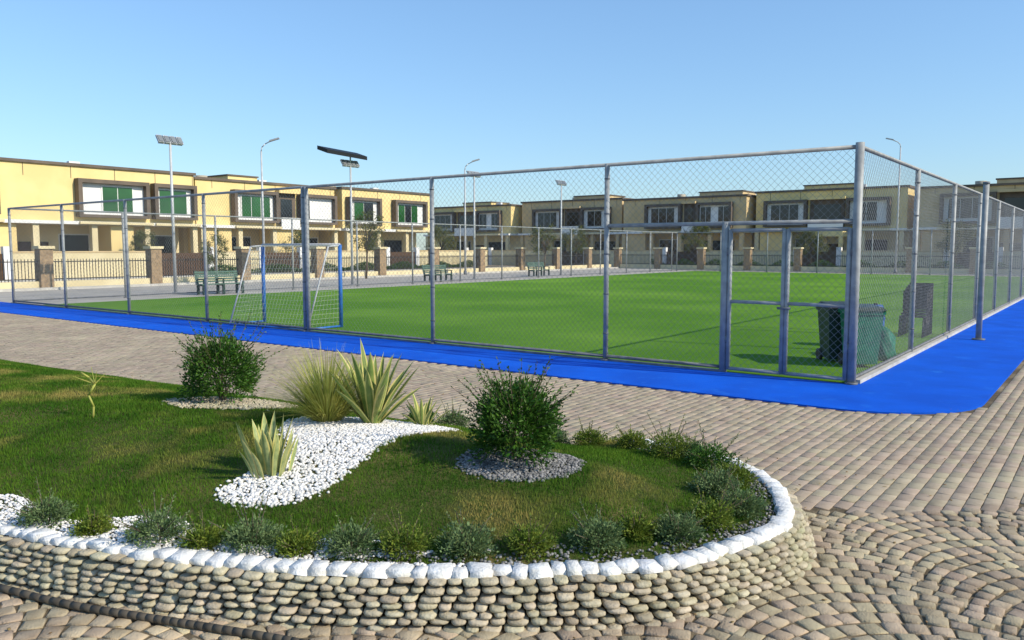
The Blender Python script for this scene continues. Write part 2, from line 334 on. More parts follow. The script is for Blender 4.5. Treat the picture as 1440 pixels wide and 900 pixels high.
def leafcloud(name,mat,center,rad,h,n,ll,lw,up=.4,spikes=0,stem=True,shell=.55):
    cx,cy,cz=center
    th=rng.random(n)*2*PI; u=rng.uniform(-.55,1,n); rr=(shell+(1-shell)*rng.random(n))
    ph=np.sqrt(np.clip(1-u*u,0,1)); lump=1+.16*np.sin(3*th+5*u+cx*9)+.10*np.sin(7*th-4*u)+.05*rng.normal(size=n)
    pos_=np.c_[cx+rad*rr*lump*ph*np.cos(th),cy+rad*rr*lump*ph*np.sin(th),cz+h*.42+h*.58*rr*lump*u]
    nrm_=np.c_[ph*np.cos(th),ph*np.sin(th),u+up]; dv=nrm_+.55*rng.normal(size=(n,3)); dv/=np.linalg.norm(dv,axis=1)[:,None]
    sv=np.cross(dv,rng.normal(size=(n,3))); sv/=np.linalg.norm(sv,axis=1)[:,None]
    l=ll*(.6+.8*rng.random((n,1))); w=lw*(.7+.6*rng.random((n,1)))
    V=np.stack([pos_,pos_+dv*l*.45+sv*w,pos_+dv*l,pos_+dv*l*.45-sv*w],1).reshape(-1,3); F=np.arange(4*n).reshape(-1,4)
    e=bpy.data.objects.new(name,None); link(e)
    arr_mesh('foliage',V,F,mat,parent=e)
    b=B('stems')
    for i in range(10 if stem else 4):
        a=rng.random()*2*PI; r=rad*.6*rng.random()
        b.cyl('stems',MT['bark'],(cx+.02*math.cos(a),cy+.02*math.sin(a),cz-.02),(cx+r*math.cos(a),cy+r*math.sin(a),cz+h*.7),.006,.003,n=5)
    SV=[];SF=[];o=0
    for i in range(spikes):
        a=rng.random()*2*PI; el=rng.uniform(.15,1.35); dd=np.array([math.cos(a)*math.cos(el),math.sin(a)*math.cos(el),math.sin(el)])
        p0=np.array([cx,cy,cz+h*.42])+dd*np.array([rad,rad,h*.5])*.7; L_=rad*(.45+.7*rng.random()); p1=p0+dd*L_+np.array([0,0,.15*L_])
        b.cyl('stems',MT['bark'],p0,p1,.003,.0015,n=4)
        for t in np.linspace(.2,1,9):
            q=p0+(p1-p0)*t
            for s_ in range(2):
                dv1=dd+rng.normal(size=3)*.6; dv1/=np.linalg.norm(dv1); sv1=np.cross(dv1,rng.normal(size=3)); sv1/=np.linalg.norm(sv1)
                l1=ll*.8; w1=lw*.8; SV+=[q,q+dv1*l1*.5+sv1*w1,q+dv1*l1,q+dv1*l1*.5-sv1*w1]; SF.append((o,o+1,o+2,o+3)); o+=4
    if SV: arr_mesh('sprigs',np.array(SV),SF,mat,parent=e)
    so=b.done(); so.name='stems'; so.parent=e
    return e
for i,(x,y) in enumerate(bushes):
    leafcloud('round_bush',MT['leafA'],(x,y,hz(x,y)-.02),.30 if i==0 else .35,.58 if i==0 else .66,9000,.038,.0075,spikes=75 if i==0 else 50)
low=[(-2.94,4.93,'G',1.1),(-2.55,4.75,'Y',.8),(-2.1,4.62,'G',1.15),(-1.8,4.55,'Y',.85),(-1.5,4.52,'G',1.15),(-1.23,4.47,'Y',.85),(-.92,4.46,'G',1.2),(-.61,4.45,'Y',1.0),(-.254,4.44,'G',1.25),(.1,4.45,'Y',.95),(.5,4.5,'G',1.15),(.74,4.65,'Y',.85),(.99,4.65,'G',1.0),(1.24,4.88,'Y',1.0),(1.5,5.12,'G',1.15),(1.42,5.45,'G',1.25),(1.62,5.75,'Y',1.0),(1.55,6.15,'A',1.2),(1.3,6.5,'Y',1.35),(1.05,6.9,'Y',1.0),(.7,7.15,'Y',.95),(.4,7.3,'G',1.0),(-.6,8.05,'G',1.1),(-.9,7.8,'A',1.1),(-1.9,8.7,'Y',.8),(1.48,6.5,'G',1.0)]
for x,y,k,s in low:
    s*=random.uniform(1.0,1.3)
    leafcloud('low_shrub',MT['leaf'+k],(x,y,hz(x,y)-.015),.125*s,.135*s,2600,.022,.0045,stem=False,shell=.35,spikes=8)
b=B('snake_plant'); x0,y0=-1.72,5.6
for i in range(30):
    r=.14*math.sqrt(random.random()); a=random.random()*2*PI; x=x0+r*1.1*math.cos(a); y=y0+r*math.sin(a)
    ribbon(b,(('leaves',MT['snake']),('leaf_margins',MT['agavem'])),(x,y,hz(x,y)-.01),a+random.uniform(-.6,.6),.06+r*2.0+random.uniform(0,.1),random.uniform(.24,.44),random.uniform(.045,.06),droop=random.uniform(-.2,.12),fold=.2)
b.done()
def agave(x0,y0,n,L,w,spread=1.0):
    b=B('variegated_agave')
    for i in range(n):
        a=i*2.4+random.uniform(-.3,.3); r=.03+.03*random.random(); x=x0+r*math.cos(a); y=y0+r*math.sin(a)
        f=i/n
        ribbon(b,(('leaves',MT['agave']),('leaf_margins',MT['agavem'])),(x,y,hz(x,y)-.01),a,(.08+.8*f)*spread,L*(1-.2*f)*random.uniform(.85,1.08),w*random.uniform(.8,1.1),droop=random.uniform(.0,.3),fold=.2,seg=8)
    b.done()
agave(-1.2,6.78,30,.72,.078); agave(-.80,7.05,14,.34,.045)
b=B('ornamental_grass')
for i in range(1300):
    a=random.uniform(0,2*PI); r=.11*random.random(); x=-1.6+r*math.cos(a); y=6.85+r*math.sin(a)
    ribbon(b,(('leaves',MT['straw']),None),(x,y,hz(x,y)),a,random.uniform(.05,1.05),random.uniform(.34,.74),.009,droop=random.uniform(.1,.9),fold=.1,seg=5,taper='g')
b.done()
b=B('bare_sapling'); x,y=-3.71,7.0; z=hz(x,y)
tr=[(x,y,z-.02),(x+.01,y,z+.1),(x-.03,y,z+.2),(x+.03,y,z+.3),(x-.02,y,z+.36),(x-.1,y+.02,z+.4)]
b.tube('trunk',MT['straw'],tr,.009,6)
for q in ((.1,.05,.39),(-.16,.0,.37),(.07,-.04,.42),(-.05,.1,.44),(-.09,.02,.28)): b.cyl('twigs',MT['straw'],tr[3],(x+q[0],y+q[1],z+q[2]),.005,.002,n=5)
b.done()
# ---------------- ground, paving
def sheet(name,mat,poly,z,thick=0.0):
    n=len(poly); V=[(p[0],p[1],z) for p in poly]; F=[tuple(range(n))]
    if thick>0:
        V+=[(p[0],p[1],z-thick) for p in poly]; F+=[(i,i+n,(i+1)%n+n,(i+1)%n) for i in range(n)]
    o=arr_mesh(name,V,F,mat); 
    bm=bmesh.new(); bm.from_mesh(o.data); bmesh.ops.recalc_face_normals(bm,faces=bm.faces)
    f=max(bm.faces,key=lambda f:f.calc_area())
    if f.normal.z<0: bmesh.ops.reverse_faces(bm,faces=bm.faces)
    bm.to_mesh(o.data); bm.free(); return o
def rect(a0,a1,b0,b1): return [P(a0,b0),P(a1,b0),P(a1,b1),P(a0,b1)]
sheet('ground',MT['ground'],[(-1500,-1500),(1500,-1500),(1500,1500),(-1500,1500)],0)
sheet('paving_joint_sand',MT['bed'],[P(-36,-.5),P(-36,-24),P(6,-24),P(14,-8),P(14,22),P(1.0,22),P(1.0,-.5)],.008)
bp=[(-48,-2.0),(.25,-2.0)]
for t in np.linspace(0,PI/2,14)[1:]: bp.append((.25+1.5*math.sin(t),-.5-1.5*math.cos(t)))
bp+=[(1.75,58),(0,58),(0,0),(-48,0)]
BP=np.array([P(a,b)[:2] for a,b in bp])
ang=math.atan2(e2[1],e2[0])
rot=math.radians(8); cr,sr=math.cos(rot),math.sin(rot)
def fan_region(p): return (p[:,1]<5.9+.12*np.sin(p[:,0]*1.3)+ .12*(p[:,0]-2))
A=[]
aa=np.arange(-34,14,.115)
for i,a in enumerate(aa):
    bb=np.arange(-22,24,.195)+(i%2)*.0975
    q=np.stack([C[0]+a*e1[0]+bb*e2[0],C[1]+a*e1[1]+bb*e2[1]],1)
    A.append(q[(bb<-.5)|(a>1)])
A=np.concatenate(A)
k=(A[:,1]>2.5)&(np.abs(A[:,0])<.72*A[:,1]+.8)&(A[:,1]<34)&~fan_region(A); A=A[k]
k=(sdist(OUT,A)<-.1)&(sdist(BP,A)<-.05); A=A[k]; m=len(A)
V1=(np.c_[A,np.full(m,.003)],np.c_[.094+.0015*rng.normal(size=m),.054+.001*rng.normal(size=m),.014+.0013*rng.normal(size=m)],ang+.014*rng.normal(size=m))
Fp=[];Fy=[];Fs=[]
R=.88;Wf=1.4
for si,xc in enumerate(np.arange(-6,10,Wf)):
    for y0 in np.arange(-2,9,.125):
        ph=np.arange(-.92,.92,.118/R)+rng.random()*.1
        x=xc+R*np.sin(ph); y=y0+(si%2)*.55+R*np.cos(ph)
        Fp.append(np.stack([x*cr-y*sr,x*sr+y*cr],1)); Fy.append(-ph+rot); Fs.append(np.stack([np.full(len(ph),.052),.053*np.cos(ph)**.9],1))
Fp=np.concatenate(Fp);Fy=np.concatenate(Fy);Fs=np.concatenate(Fs)
# sign of yaw: tangent of the arc at angle ph points along (cos ph, -sin ph)
k=fan_region(Fp)&(Fp[:,1]>2.3)&(np.abs(Fp[:,0])<.75*Fp[:,1]+1); Fp,Fy,Fs=Fp[k],Fy[k],Fs[k]
k=sdist(OUT,Fp)<-.06; Fp,Fy,Fs=Fp[k],Fy[k],Fs[k]; m=len(Fp)
V2=(np.c_[Fp+.003*rng.normal(size=(m,2)),np.full(m,.003)],np.c_[Fs+.003*rng.normal(size=(m,2)),.018+.0025*rng.normal(size=m)],Fy+.05*rng.normal(size=m))
scatter('paving_stones',MT['paver'],V1[0],V1[1],V1[2],PF,False,jit=.008,tilt=.008)
scatter('fan_cobble_paving',MT['paverf'],V2[0],V2[1],V2[2],PT,False,jit=.05,tilt=.03)
m=900; q=np.c_[rng.uniform(-6,8,m),rng.uniform(3.6,13,m)]; kk=(sdist(OUT,q)<-.03)&(sdist(BP,q)<.1); q=q[kk]; m=len(q)
scatter('fallen_leaves',MT['leafD'],np.c_[q,np.full(m,.028)],np.c_[.008+.012*rng.random(m),.004+.006*rng.random(m),.0015+.003*rng.random(m)],rng.random(m)*6.3,I1,False,jit=.2,tilt=.3)
sheet('blue_running_track',MT['blue'],[P(a,b) for a,b in bp],.03,.03)
sheet('pitch_turf',MT['turf'],rect(-27.2,-.06,.06,55),.034,.03)
sheet('pitch_side_pavement',MT['conc'],rect(-38,-27.2,.06,62),.02,.02)
sheet('pitch_end_pavement',MT['conc'],rect(-27.2,-.06,55,62),.02,.02)
sheet('asphalt_road',MT['asph'],rect(-50,-39.5,-60,120),.008)
sheet('far_asphalt_road',MT['asph'],rect(-39.5,60,62,67),.008)
b=B('road_kerb',AXL,P(0,0)); 
b.box('road_kerb',MT['kerb'],-60,62,38,38.25,0,.14); b.box('road_kerb',MT['kerb'],-60,67,50,50.25,0,.14); b.done()
b=B('fence_kerb',AXF,P(0,0)); b.box('fence_kerb',MT['kerb'],-.08,.10,.1,55,.0,.085); b.done()
b=B('front_fence_kerb',AXF,P(0,0)); b.box('front_fence_kerb',MT['galvd'],-29,-2.0,-.05,.05,.0,.06); b.done()
# ---------------- fence
H=3.45
def wires(b,part,p0,u,L,z0,z1,s=.115,r=.0022):
    h=z1-z0
    for k in np.arange(-h,L,s):
        for sg in (0,1):
            x0,x1=k,k+h; za,zb=(z0,z1) if sg==0 else (z1,z0)
            c0=max(x0,0); c1=min(x1,L)
            if c1-c0<.02: continue
            f0=(c0-x0)/h; f1=(c1-x0)/h
            q0=np.array([p0[0]+u[0]*c0,p0[1]+u[1]*c0,za+(zb-za)*f0]); q1=np.array([p0[0]+u[0]*c1,p0[1]+u[1]*c1,za+(zb-za)*f1])
            b.cyl(part,MT['wire'],q0,q1,r,n=3,caps=False)
def fence(name,a0,b0,u,L,sp_=4.15,r=.045,ws=.115,wr=.0022,start=True,gate=None):
    b=B(name); p0=P(a0,b0); u=np.array([u[0],u[1],0])
    for s in np.arange(0 if start else sp_,L+.01,sp_):
        p=p0+u*s; rr=r
        b.cyl('posts',MT['galv'],p,p+np.array([0,0,H+.02]),rr,n=12)
        b.cyl('post_bases',MT['galvd'],p+np.array([0,0,.02]),p+np.array([0,0,.06]),rr*2.0,n=12)
        for z in (.5,1.2,1.9,2.6,3.2): b.cyl('tie_bands',MT['galvd'],p+np.array([0,0,z]),p+np.array([0,0,z+.025]),rr+.006,n=12)
    b.cyl('top_rail',MT['galv'],p0+np.array([0,0,H]),p0+u*L+np.array([0,0,H]),.032)
    g=gate or 0
    b.cyl('bottom_rail',MT['galvd'],p0+u*g+np.array([0,0,.11]),p0+u*L+np.array([0,0,.11]),.028)
    if gate:
        wires(b,'mesh',p0,u,gate,2.4,H-.03,ws,wr); wires(b,'mesh',p0+u*gate,u,L-gate,.12,H-.03,ws,wr)
    else: wires(b,'mesh',p0,u,L,.12,H-.03,ws,wr)
    return b
b=fence('chainlink_fence',0,0,-e1,29.05,gate=1.95)
p0=P(0,0); u=-np.array([e1[0],e1[1],0]); Zv=lambda z:np.array([0,0,z])
b.cyl('corner_post',MT['galv'],p0+Zv(0)+u*.001,p0+Zv(H+.06),.062,n=14)
b.cyl('header_rail',MT['galv'],p0+Zv(2.4),p0+u*4.15+Zv(2.4),.034)
b.cyl('gate_post',MT['galv'],p0+u*1.97,p0+u*1.97+Zv(2.42),.062)
b.cyl('thick_post',MT['galv'],p0+u*12.32,p0+u*12.32+Zv(H),.05)
b.done()
g=B('double_gate')
off=np.array([-e2[0],-e2[1],0])*.02
for s0,s1 in ((.09,.97),(1.03,1.88)):
    for s in (s0,s1): g.cyl('leaf_frame',MT['galv'],p0+off+u*s+Zv(.08),p0+off+u*s+Zv(2.3),.034)
    for z in (.1,1.17,2.29): g.cyl('leaf_frame',MT['galv'],p0+off+u*s0+Zv(z),p0+off+u*s1+Zv(z),.028)
    wires(g,'mesh',p0+off+u*s0,u,s1-s0,.1,2.29)
g.cyl('latch',MT['galvd'],p0+off*3+u*.9+Zv(1.1),p0+off*3+u*1.1+Zv(1.1),.02)
for z in (.5,1.9): g.cyl('hinges',MT['galvd'],p0+off+u*.05+Zv(z),p0+off+u*.05+Zv(z+.12),.03); g.cyl('hinges',MT['galvd'],p0+off+u*1.92+Zv(z),p0+off+u*1.92+Zv(z+.12),.03)
g.done()
fence('chainlink_fence',0,0,e2,55,start=False).done()
fence('chainlink_fence',-29.05,0,e2,55,start=False,ws=.16,wr=.002).done()
fence('chainlink_fence',-29.05,55,e1,29.05,start=True,ws=.16,wr=.002).done()
b=B('steel_post'); q=P(.68,7.7,.03); b.cyl('post',MT['galv'],q,q+Zv(3.35),.06); b.cyl('base',MT['galvd'],q,q+Zv(.03),.13); b.cyl('cap',MT['galvd'],q+Zv(3.35),q+Zv(3.4),.07); b.done()
# ---------------- goal
b=B('football_goal'); Ag=np.array([-6.66,21.5,.035]); Bg=np.array([-4.3,20.1,.035]); bk=-np.array([e2[0],e2[1],0])*1.05; h=2.07
for q in (Ag,Bg): b.cyl('posts',MT['goalb'],q,q+Zv(h),.05)
b.cyl('crossbar',MT['pole'],Ag+Zv(h),Bg+Zv(h),.035)
for q in (Ag,Bg):
    b.cyl('back_frame',MT['pole'],q+Zv(h-.02),q+bk*.35+Zv(h-.05),.022); b.cyl('back_frame',MT['pole'],q+bk*.35+Zv(h-.05),q+bk+Zv(.03),.022); b.cyl('base_frame',MT['goalb'],q+Zv(.03),q+bk+Zv(.03),.025)
b.cyl('base_frame',MT['goalb'],Ag+bk+Zv(.03),Bg+bk+Zv(.03),.025)
def netpatch(p,q,r_,s_,n,m_):
    for i in range(n+1):
        t=i/n; b.cyl('net',MT['net'],p+(q-p)*t,s_+(r_-s_)*t,.0024,n=3,caps=False)
    for i in range(m_+1):
        t=i/m_; b.cyl('net',MT['net'],p+(s_-p)*t,q+(r_-q)*t,.0024,n=3,caps=False)
At=Ag+bk*.35+Zv(h-.05);Bt=Bg+bk*.35+Zv(h-.05)
netpatch(At,Bt,Bg+bk+Zv(.03),Ag+bk+Zv(.03),24,18); netpatch(Ag+Zv(h),Bg+Zv(h),Bt,At,24,3)
for q in (Ag,Bg): netpatch(q+Zv(.03),q+bk+Zv(.03),q+bk*.35+Zv(h-.05),q+Zv(h),8,18)
b.done()
# ---------------- benches
def bench(x,y):
    b=B('park_bench',[(-e2[0],-e2[1],0),(e1[0],e1[1],0),(0,0,1)],(x,y,.034)); w=1.05
    for i in range(5): b.box('seat',MT['benchs'],-w,w,-.02+i*.095,.06+i*.095,.43,.465)
    for i in range(5):
        z=.52+i*.1; yv=-.06-i*.022; b.box('backrest',MT['benchs'],-w,w,yv,yv+.03,z,z+.075)
    for x_ in (-w+.05,-.05,w-.15):
        b.box('legs',MT['bgreen'],x_,x_+.1,-.05,.03,0,.43); b.box('legs',MT['bgreen'],x_,x_+.1,.38,.46,0,.43); b.box('legs',MT['bgreen'],x_+.003,x_+.097,-.04,.45,.37,.428)
        b.add('back_supports',MT['bgreen'],[(x_,-.05,.43),(x_+.1,-.05,.43),(x_+.1,-.19,1.03),(x_,-.19,1.03),(x_,-.0,.43),(x_+.1,-.0,.43),(x_+.1,-.155,1.03),(x_,-.155,1.03)],[(0,1,2,3),(4,7,6,5),(0,4,5,1),(1,5,6,2),(2,6,7,3),(3,7,4,0)])
        b.box('armrests',MT['bgreen'],x_+.01,x_+.09,-.08,.46,.64,.68); b.box('armrests',MT['bgreen'],x_+.02,x_+.08,.4,.45,.465,.64)
    b.done()
bench(-12.9,35.2); bench(-4.6,48.4); bench(1.8,58.4)
def wheelie(x,y,mat,lid):
    b=B('wheeled_bin',None,(x,y,.034))
    w0,w1,h_=.2,.26,.95
    V=[(-w0,-w0,.06),(w0,-w0,.06),(w0,w0,.06),(-w0,w0,.06),(-w1,-w1,h_),(w1,-w1,h_),(w1,w1,h_),(-w1,w1,h_)]
    b.add('body',mat,V,[(0,3,2,1),(4,5,6,7),(0,1,5,4),(1,2,6,5),(2,3,7,6),(3,0,4,7)])
    b.box('rim',mat,-w1-.02,w1+.02,-w1-.02,w1+.02,h_-.06,h_)
    V=[(-w1-.03,-w1-.05,h_+.003),(w1+.03,-w1-.05,h_+.003),(w1+.03,w1+.03,h_+.003),(-w1-.03,w1+.03,h_+.003),(-w1+.03,-w1,h_+.06),(w1-.03,-w1,h_+.06),(w1-.03,w1-.05,h_+.09),(-w1+.03,w1-.05,h_+.09)]
    b.add('lid',lid,V,[(0,3,2,1),(4,5,6,7),(0,1,5,4),(1,2,6,5),(2,3,7,6),(3,0,4,7)])
    for s in (-1,1): b.cyl('wheels',MT['rubber'],(s*.18,w0+.03,.1),(s*.24,w0+.03,.1),.1,n=16)
    b.cyl('handle',mat,(-.2,w1+.07,h_-.02),(.2,w1+.07,h_-.02),.018)
    b.done()
q=P(-.85,2.35); wheelie(q[0],q[1],MT['bgreen'],MT['black']); q=P(-.36,1.95); wheelie(q[0],q[1],MT['tarp'],MT['bgreen'])
def heap(name,mat,x,y,rx,ry,h_):
    tv,tf=ico(4); V=tv.copy()
    lump=1+.16*np.sin(5*V[:,0]+1)*np.sin(6*V[:,1])+.07*np.sin(17*V[:,0]+9*V[:,2])+.05*np.sin(23*V[:,1]-11*V[:,2])
    V=V*lump[:,None]; V[:,2]=np.clip(V[:,2],0,2); V[:,2]=V[:,2]**.9
    arr_mesh(name,np.c_[x+V[:,0]*rx,y+V[:,1]*ry,.034+V[:,2]*h_],tf,mat,True)
q=P(-.48,3.3); heap('green_tarpaulin',MT['tarp'],q[0],q[1],.36,.5,.62)
b=B('plastic_barrel',None,P(-.9,4.9,.034))
prof=[(0,.22),(.05,.25),(.25,.27),(.28,.285),(.31,.27),(.55,.27),(.58,.285),(.61,.27),(.8,.25),(.85,.22)]
for (z0_,r0),(z1_,r1_) in zip(prof[:-1],prof[1:]): b.cyl('body',MT['barrel'],(0,0,z0_),(0,0,z1_),r0,r1_,n=20)
b.cyl('cap',MT['black'],(.1,0,.85),(.1,0,.88),.04); b.done()
b=B('stacked_chairs',AXF,P(-.6,7.5,.034))
for i in range(5):
    o_=i*.16
    for sx in (-.24,.24):
        b.cyl('frames',MT['black'],(sx,-.2+o_,0),(sx,-.12+o_,.45),.015,n=6); b.cyl('frames',MT['black'],(sx,.25+o_,0),(sx,.18+o_,1.0+.04*i),.015,n=6)
    b.box('seats',MT['dark'],-.25,.25,-.15+o_,.2+o_,.44+i*.05,.47+i*.05); b.box('backs',MT['dark'],-.25,.25,.17+o_,.2+o_,.6+i*.04,1.02+i*.04)
b.done()
# ---------------- poles
def flood(x,y,h_,panel=False):
    b=B('floodlight_pole',AXL,(x,y,.0))
    b.cyl('pole',MT['pole'],(0,0,0),(0,0,h_),.075,.05,n=12); b.cyl('base',MT['galvd'],(0,0,0),(0,0,.08),.16)
    b.cyl('crossarm',MT['pole'],(-.55,0,h_-.1),(.55,0,h_-.1),.03)
    for i in range(4):
        c=-.45+i*.3
        V=[];
        for z,yv in ((h_-.06,-.12),(h_+.26,.1)):
            V+=[(c-.12,yv,z),(c+.12,yv,z),(c+.12,yv+.09,z-.04),(c-.12,yv+.09,z-.04)]
        b.add('lamp_heads',MT['pole'],V,[(0,3,2,1),(4,5,6,7),(0,1,5,4),(1,2,6,5),(2,3,7,6),(3,0,4,7)])
        V=[(c-.1,-.128,h_-.03),(c+.1,-.128,h_-.03),(c+.1,.065,h_+.235),(c-.1,.065,h_+.235)]
        b.add('lenses',MT['lens'],[(v[0],v[1]-.012,v[2]+.008) for v in V],[(0,1,2,3)])
    if panel:
        z=h_+.42
        b.cyl('panel_mast',MT['pole'],(0,0,h_),(0,0,z),.04)
        V=[(-1.9,-.4,z+.0),(.85,-.4,z-.13),(.85,.4,z+.12),(-1.9,.4,z+.25)]
        V2_=[(v[0],v[1],v[2]+.2) for v in V]
        b.add('solar_panel',MT['solar'],V+V2_,[(0,3,2,1),(4,5,6,7),(0,1,5,4),(1,2,6,5),(2,3,7,6),(3,0,4,7)])
    b.done()
Lp=P(-30.25,0)
for t_,hh,pn_ in ((7,6.75,0),(17.3,6.6,1),(27.7,6.8,0),(37.8,6.9,0)):
    q=Lp+t_*np.array([e2[0],e2[1],0]); flood(q[0],q[1],hh-.1,pn_)
def lamp(x,y,h_,s=1,dirx=(1,0)):
    b=B('street_lamp',[(dirx[0],dirx[1],0),(-dirx[1],dirx[0],0),(0,0,1)],(x,y,0))
    b.cyl('pole',MT['pole'],(0,0,0),(0,0,h_-.6),.09,.05,n=12); b.cyl('base',MT['galvd'],(0,0,0),(0,0,.3),.14)
    pts_=[(0,0,h_-.6),(.05,0,h_-.35),(.25,0,h_-.15),(.55,0,h_)]
    b.tube('arm',MT['pole'],pts_,.035)
    V=[(.5,-.12,h_-.03),(1.15,-.1,h_+.16),(1.15,.1,h_+.16),(.5,.12,h_-.03),(.55,-.08,h_+.09),(1.1,-.06,h_+.25),(1.1,.06,h_+.25),(.55,.08,h_+.09)]
    b.add('lamp_head',MT['galv'],V,[(0,3,2,1),(4,5,6,7),(0,1,5,4),(1,2,6,5),(2,3,7,6),(3,0,4,7)]); b.done()
lamp(-15.5,50.3,8.6); lamp(-3.6,62,8.6); lamp(31.5,66,10.8,dirx=(-.8,.6))
# ---------------- pillar & railing fences
def railing(name,axes,org,L,sp_=5.6,pm='pillar'):
    b=B(name,axes,org)
    for s in np.arange(0,L+.1,sp_):
        b.box('pillars',MT[pm],s-.3,s+.3,-.3,.3,0,2.0); b.box('pillar_caps',MT['cream'],s-.38,s+.38,-.38,.38,2.0,2.14)
    b.box('plinth',MT['cream'],0,L,-.12,.12,0,.42)
    for s in np.arange(0,L,sp_):
        x0,x1=s+.3,min(s+sp_-.3,L)
        for z in (.5,1.35): b.box('rails',MT['black'],x0,x1,-.025,.025,z,z+.05)
        for x in np.arange(x0+.07,x1,.15): b.box('bars',MT['black'],x-.014,x+.014,-.014,.014,.42,1.5)
    b.done()
railing('pillar_railing_fence',AXL,P(-38.9,-6,0),66)
railing('pillar_railing_fence',AXF,P(-38.3,60.5,0),52,4.6)
def cwall(axes,org,L,gates):
    b=B('compound_wall',axes,org); s=0
    for g0,g1 in gates+[(L,L)]:
        b.box('wall',MT['cream'],s,g0,0,.2,0,1.75); b.box('coping',MT['ybr2'],s-.03,g0+.03,-.04,.24,1.75,1.85)
        if g1>g0:
            b.box('gate',MT['wood'],g0+.05,g1-.05,.06,.12,.08,1.7)
            for x in (g0,g1): b.box('gate_pillars',MT['white'],x-.22,x+.22,-.12,.32,0,2.15)
        s=g1
    b.done()
cwall(AXL,P(-52,-6,0),62,[(10,14.5),(24,28.5),(33,37),(47,51)])
cwall(AXF,P(-72,66.5,0),86,[(8,12),(22,26),(36,40),(50,54),(63,67)])
# ---------------- houses
def house(axes,org,W,bays,wall='ybr',gfwin=(),H_=7.8,tower=None,dep=10,low=None,rec=(),lower='cream'):
    b=B('modern_house',axes,org)
    b.box('upper_walls',MT[wall],0,W,0,dep,3.95,H_)
    b.box('lower_walls',MT[lower],.15,W-.15,2.2,dep-.1,0,3.95)
    b.box('floor_slab',MT['white'],-.15,W+.15,-.7,2.2,3.72,3.948)
    b.box('roof_coping',MT['taupe'],-.15,W+.15,-.15,dep+.15,H_,H_+.2)
    for gx_ in np.arange(1.5,W,3.1): b.cyl('wall_grooves',MT['taupe'],(gx_,-.012,6.96),(gx_,-.012,H_),.02,n=4)
    for (u0,u1) in rec:  # flat taupe panel on the wall, its dark colour stands in for recess shade
        b.box('recess_shade_panel',MT['taupe'],u0,u1,-.06,-.002,4.2,6.9); b.box('balcony_doors',MT['glassd'],u0+.4,u1-.4,-.09,-.062,4.2,6.4)
        b.box('balcony_parapet',MT['white'],u0,u1,-.7,-.6,3.95,4.75); b.box('balcony_canopy',MT[wall],u0-.1,u1+.1,-.6,-.065,6.9,7.15)
    for (u0,u1,wins,gl) in bays:
        z0,z1=4.25,6.95; f=.28; d=.65
        b.box('bay_frames',MT['taupe'],u0,u1,-d,-.003,z1-f,z1); b.box('bay_frames',MT['taupe'],u0,u1,-d,-.003,z0,z0+.2)
        b.box('bay_frames',MT['taupe'],u0,u0+f,-d+.003,-.003,z0+.2,z1-f); b.box('bay_frames',MT['taupe'],u1-f,u1,-d+.003,-.003,z0+.2,z1-f)
        b.box('bay_panels',MT['white'],u0+f,u1-f,-.2,-.004,z0+.2,z1-f)
        for (w0,w1) in wins:
            a0,a1=u0+(u1-u0)*w0,u0+(u1-u0)*w1
            b.box('window_frames',MT['white'],a0-.06,a1+.06,-.26,-.2,z0+.42,z1-f-.12)
            n_=max(2,int(round((a1-a0)/1.1))); st=(a1-a0)/n_
            for i in range(n_):
                gm=gl if (i%2==0 or gl=='glassd') else 'glassd' if random.random()<.4 else gl
                b.box('window_glass_'+gm[-1],MT[gm],a0+i*st+.03,a0+(i+1)*st-.03,-.28,-.262,z0+.48,z1-f-.18)
        b.box('bay_slab',MT['cream'],u0-.1,u1+.1,-.9,-.7,3.75,3.93)
    nc=int(W//3.4)
    for i in range(nc+1):
        x=.3+i*(W-.6)/nc; b.box('columns',MT[lower],x-.2,x+.2,-.5,-.1,0,3.72)
    for i,(g0,g1,k) in enumerate(gfwin):
        if k=='w': b.box('ground_windows',MT['glassd'],g0,g1,2.13,2.198,1.0,3.0); b.box('ground_window_frames',MT['white'],g0-.1,g1+.1,2.16,2.2-.003,.9,3.1)
        elif k=='d': b.box('doors',MT['wood'],g0,g1,2.12,2.198,0,2.5)
        elif k=='g': b.box('garage_opening',MT['dark'],g0,g1,2.1,2.197,0,2.9)
        elif k=='y': b.box('front_blocks',MT[wall],g0,g1,-.3,2.19,0,3.716)
    if tower:
        t0,t1,th=tower; b.box('stair_tower',MT[wall],t0,t1,3,7,H_+.2,H_+th); b.box('tower_coping',MT['taupe'],t0-.1,t1+.1,2.9,7.1,H_+th,H_+th+.12)
    if low:
        b.box('porch_wing',MT[wall],low[0],low[1],-2.6,-.72,3.2,3.7); b.box('porch_wing_posts',MT[wall],low[0],low[0]+.35,-2.6,-2.25,0,3.2); b.box('porch_wing_posts',MT[wall],low[1]-.35,low[1],-2.6,-2.25,0,3.2)
    b.box('side_windows',MT['glassd'],W+.001,W+.04,3,4.4,4.9,6.3); b.box('side_windows',MT['glassd'],W+.001,W+.04,6,7.4,4.9,6.3)
    b.cyl('roof_tank',MT['tank'],(W*.3,6,H_+.2),(W*.3,6,H_+.9),.5,n=14)
    b.box('ac_units',MT['white'],W*.62,W*.62+.8,4,4.4,H_+.2,H_+.75)
    b.done()
al=-56.1
house(AXL,P(al,3.6,0),20.2,[(1.0,6.0,[(.1,.85)],'glassg'),(11,16.2,[(.35,.78)],'glassg'),(16.6,20.1,[(.15,.8)],'glassg')],gfwin=[(2,7,'y'),(8,10,'d'),(10.8,12.8,'w'),(13.3,15,'y'),(15.8,19.5,'w')])
